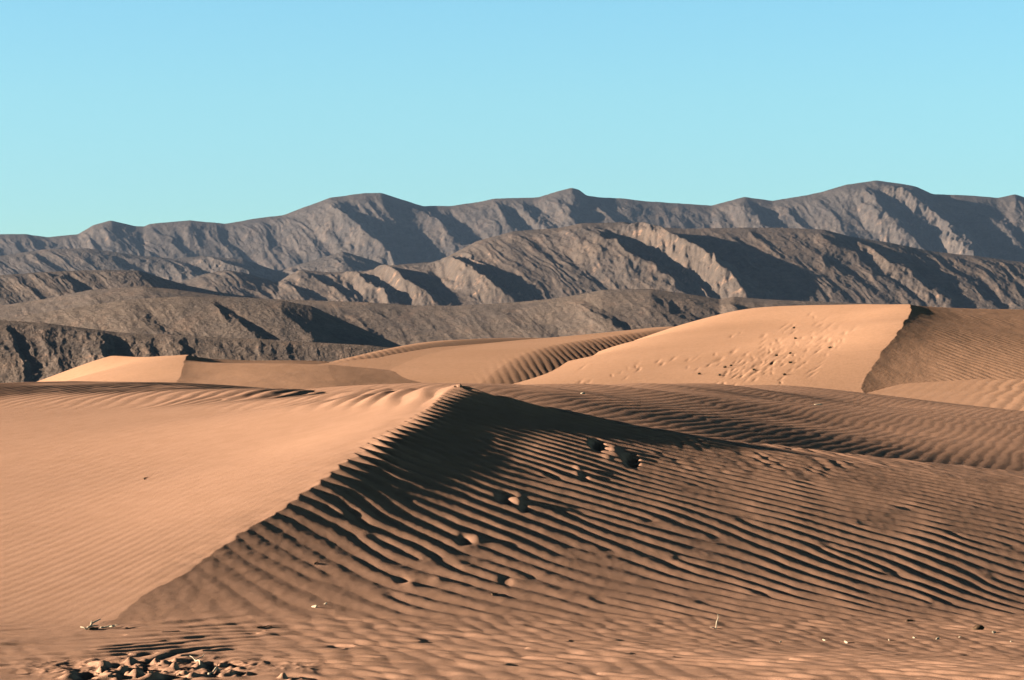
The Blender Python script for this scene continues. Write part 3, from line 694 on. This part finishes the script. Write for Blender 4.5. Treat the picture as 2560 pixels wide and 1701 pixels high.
# crust pieces of the churned patch
def clod(uu, vv, s_, label, group=None):
    a = ray_hit(uu, vv); r = random.Random(int(uu * 3 + vv)); bm = bmesh.new(); bmesh.ops.create_icosphere(bm, subdivisions=3, radius=1.0)
    rot = r.uniform(0, 3.1); c, q = math.cos(rot), math.sin(rot); pl_ = [(r.gauss(0, 1), r.gauss(0, 1), r.gauss(0, .8), r.uniform(.45, .8)) for _ in range(9)]
    for v_ in bm.verts:
        p = np.array(v_.co)
        for (nx, ny, nz, dd) in pl_:                      # knock flat facets off the lump
            n_ = np.array([nx, ny, nz]) / math.sqrt(nx * nx + ny * ny + nz * nz); t = p @ n_
            if t > dd: p = p - n_ * (t - dd) * .9
        p = p * (1 + .10 * math.sin(7 * p[0] + uu) * math.sin(9 * p[1] + vv)); p = p * np.array([1, .62, .38]) * s_
        v_.co = (p[0] * c - p[1] * q, p[0] * q + p[1] * c, p[2] + .10 * s_)
    me = bpy.data.meshes.new('sand_clod'); bm.to_mesh(me); bm.free(); me.materials.append(SAND)
    o = bpy.data.objects.new('sand_clod', me); o.location = a; COL.objects.link(o); return tag(o, label, 'clod', group)
for (uu, vv, s_) in [(262, 1539, .028), (290, 1541, .034), (318, 1534, .026), (345, 1551, .032), (222, 1557, .05), (252, 1561, .04), (410, 1557, .035), (366, 1535, .025), (536, 1551, .022), (553, 1556, .024), (505, 1535, .03), (236, 1540, .028), (380, 1549, .027)]:
    clod(uu, vv, s_ * .72, 'crumbled sand clod beside the dark pits of the churned patch at lower left', 'sand clods in the churned patch')
# ------------------------------------------------------------------ light, sky, camera
SUN_EL, SUN_AZ = 11.4, 6.0        # degrees; azimuth measured from due left toward the viewer
e, a = math.radians(SUN_EL), math.radians(SUN_AZ)
to_sun = np.array([-math.cos(e) * math.cos(a), -math.cos(e) * math.sin(a), math.sin(e)])
from mathutils import Vector
L = bpy.data.lights.new('sun', 'SUN'); L.energy = 5.0; L.angle = math.radians(0.5); L.color = (1.0, 0.80, 0.58)
so = bpy.data.objects.new('sun', L); COL.objects.link(so)
so.rotation_euler = Vector(to_sun).to_track_quat('Z', 'Y').to_euler(); so.location = (-40, -10, 20)
w = bpy.data.worlds.new('World'); scene.world = w; w.use_nodes = True
nt = w.node_tree; nt.nodes.clear()
out = node(nt, 'ShaderNodeOutputWorld'); bg = node(nt, 'ShaderNodeBackground'); nt.links.new(bg.outputs[0], out.inputs[0])
sky = node(nt, 'ShaderNodeTexSky', sky_type='NISHITA'); sky.sun_disc = False
sky.sun_elevation = e; sky.sun_rotation = math.atan2(to_sun[0], to_sun[1])
sky.air_density = 1.0; sky.dust_density = 0.3; sky.ozone_density = 3.0
co = node(nt, 'ShaderNodeTexCoord'); sep = node(nt, 'ShaderNodeSeparateXYZ'); nt.links.new(co.outputs['Generated'], sep.inputs[0])
tint = ramp(nt, sep.outputs[2], [(0.0, (0.59, 0.85, 0.94)), (0.06, (0.59, 0.85, 0.94)), (0.097, (0.62, 0.87, 0.90)), (0.13, (0.61, 0.87, 0.90)), (0.17, (0.25, 0.30, 0.31)), (0.24, (0.04, 0.045, 0.05)), (0.5, (0.02, 0.022, 0.025)), (1.0, (0.015, 0.017, 0.02))])
nt.links.new(mix(nt, 1.0, sky.outputs[0], tint, 'MULTIPLY'), bg.inputs['Color'])
bg.inputs['Strength'].default_value = 0.10

# thin even air between the viewer and the mountains
hv = [(x, y, z) for z in (-6, 560) for x, y in ((-9000, -600), (9000, -600), (9000, 7800), (-9000, 7800))]
hf = [(3, 2, 1, 0), (4, 5, 6, 7), (0, 1, 5, 4), (1, 2, 6, 5), (2, 3, 7, 6), (3, 0, 4, 7)]
hm = bpy.data.meshes.new('haze'); hm.from_pydata(hv, [], hf); hm.update()
mh = bpy.data.materials.new('haze'); mh.use_nodes = True; hn = mh.node_tree; hn.nodes.clear()
ho = node(hn, 'ShaderNodeOutputMaterial'); pv = node(hn, 'ShaderNodeVolumePrincipled')
pv.inputs['Color'].default_value = (0.36, 0.58, 1.0, 1); pv.inputs['Density'].default_value = 3.6e-5; pv.inputs['Anisotropy'].default_value = 0.2
hn.links.new(pv.outputs[0], ho.inputs['Volume']); hm.materials.append(mh)
hz = bpy.data.objects.new('haze', hm); COL.objects.link(hz); tag(hz, 'thin pale blue air softening the far mountains', 'haze', kind='stuff')

cam = bpy.data.cameras.new('camera'); co_ = bpy.data.objects.new('camera', cam); COL.objects.link(co_)
cam.sensor_width = 36.0; cam.lens = 36.0 * F / 2360.0
co_.location = (0, 0, EYE); co_.rotation_euler = (math.radians(90), 0, 0)
cam.shift_y = (VH - 784.0) / 2360.0
cam.clip_start = 0.5; cam.clip_end = 60000
scene.camera = co_
vs_ = scene.view_settings; vs_.view_transform = 'Standard'; vs_.look = 'None'; vs_.exposure = 1.53; vs_.gamma = 1.0
scene.cycles.max_bounces = 4; scene.cycles.diffuse_bounces = 0
scene.render.resolution_x = 1024; scene.render.resolution_y = 680
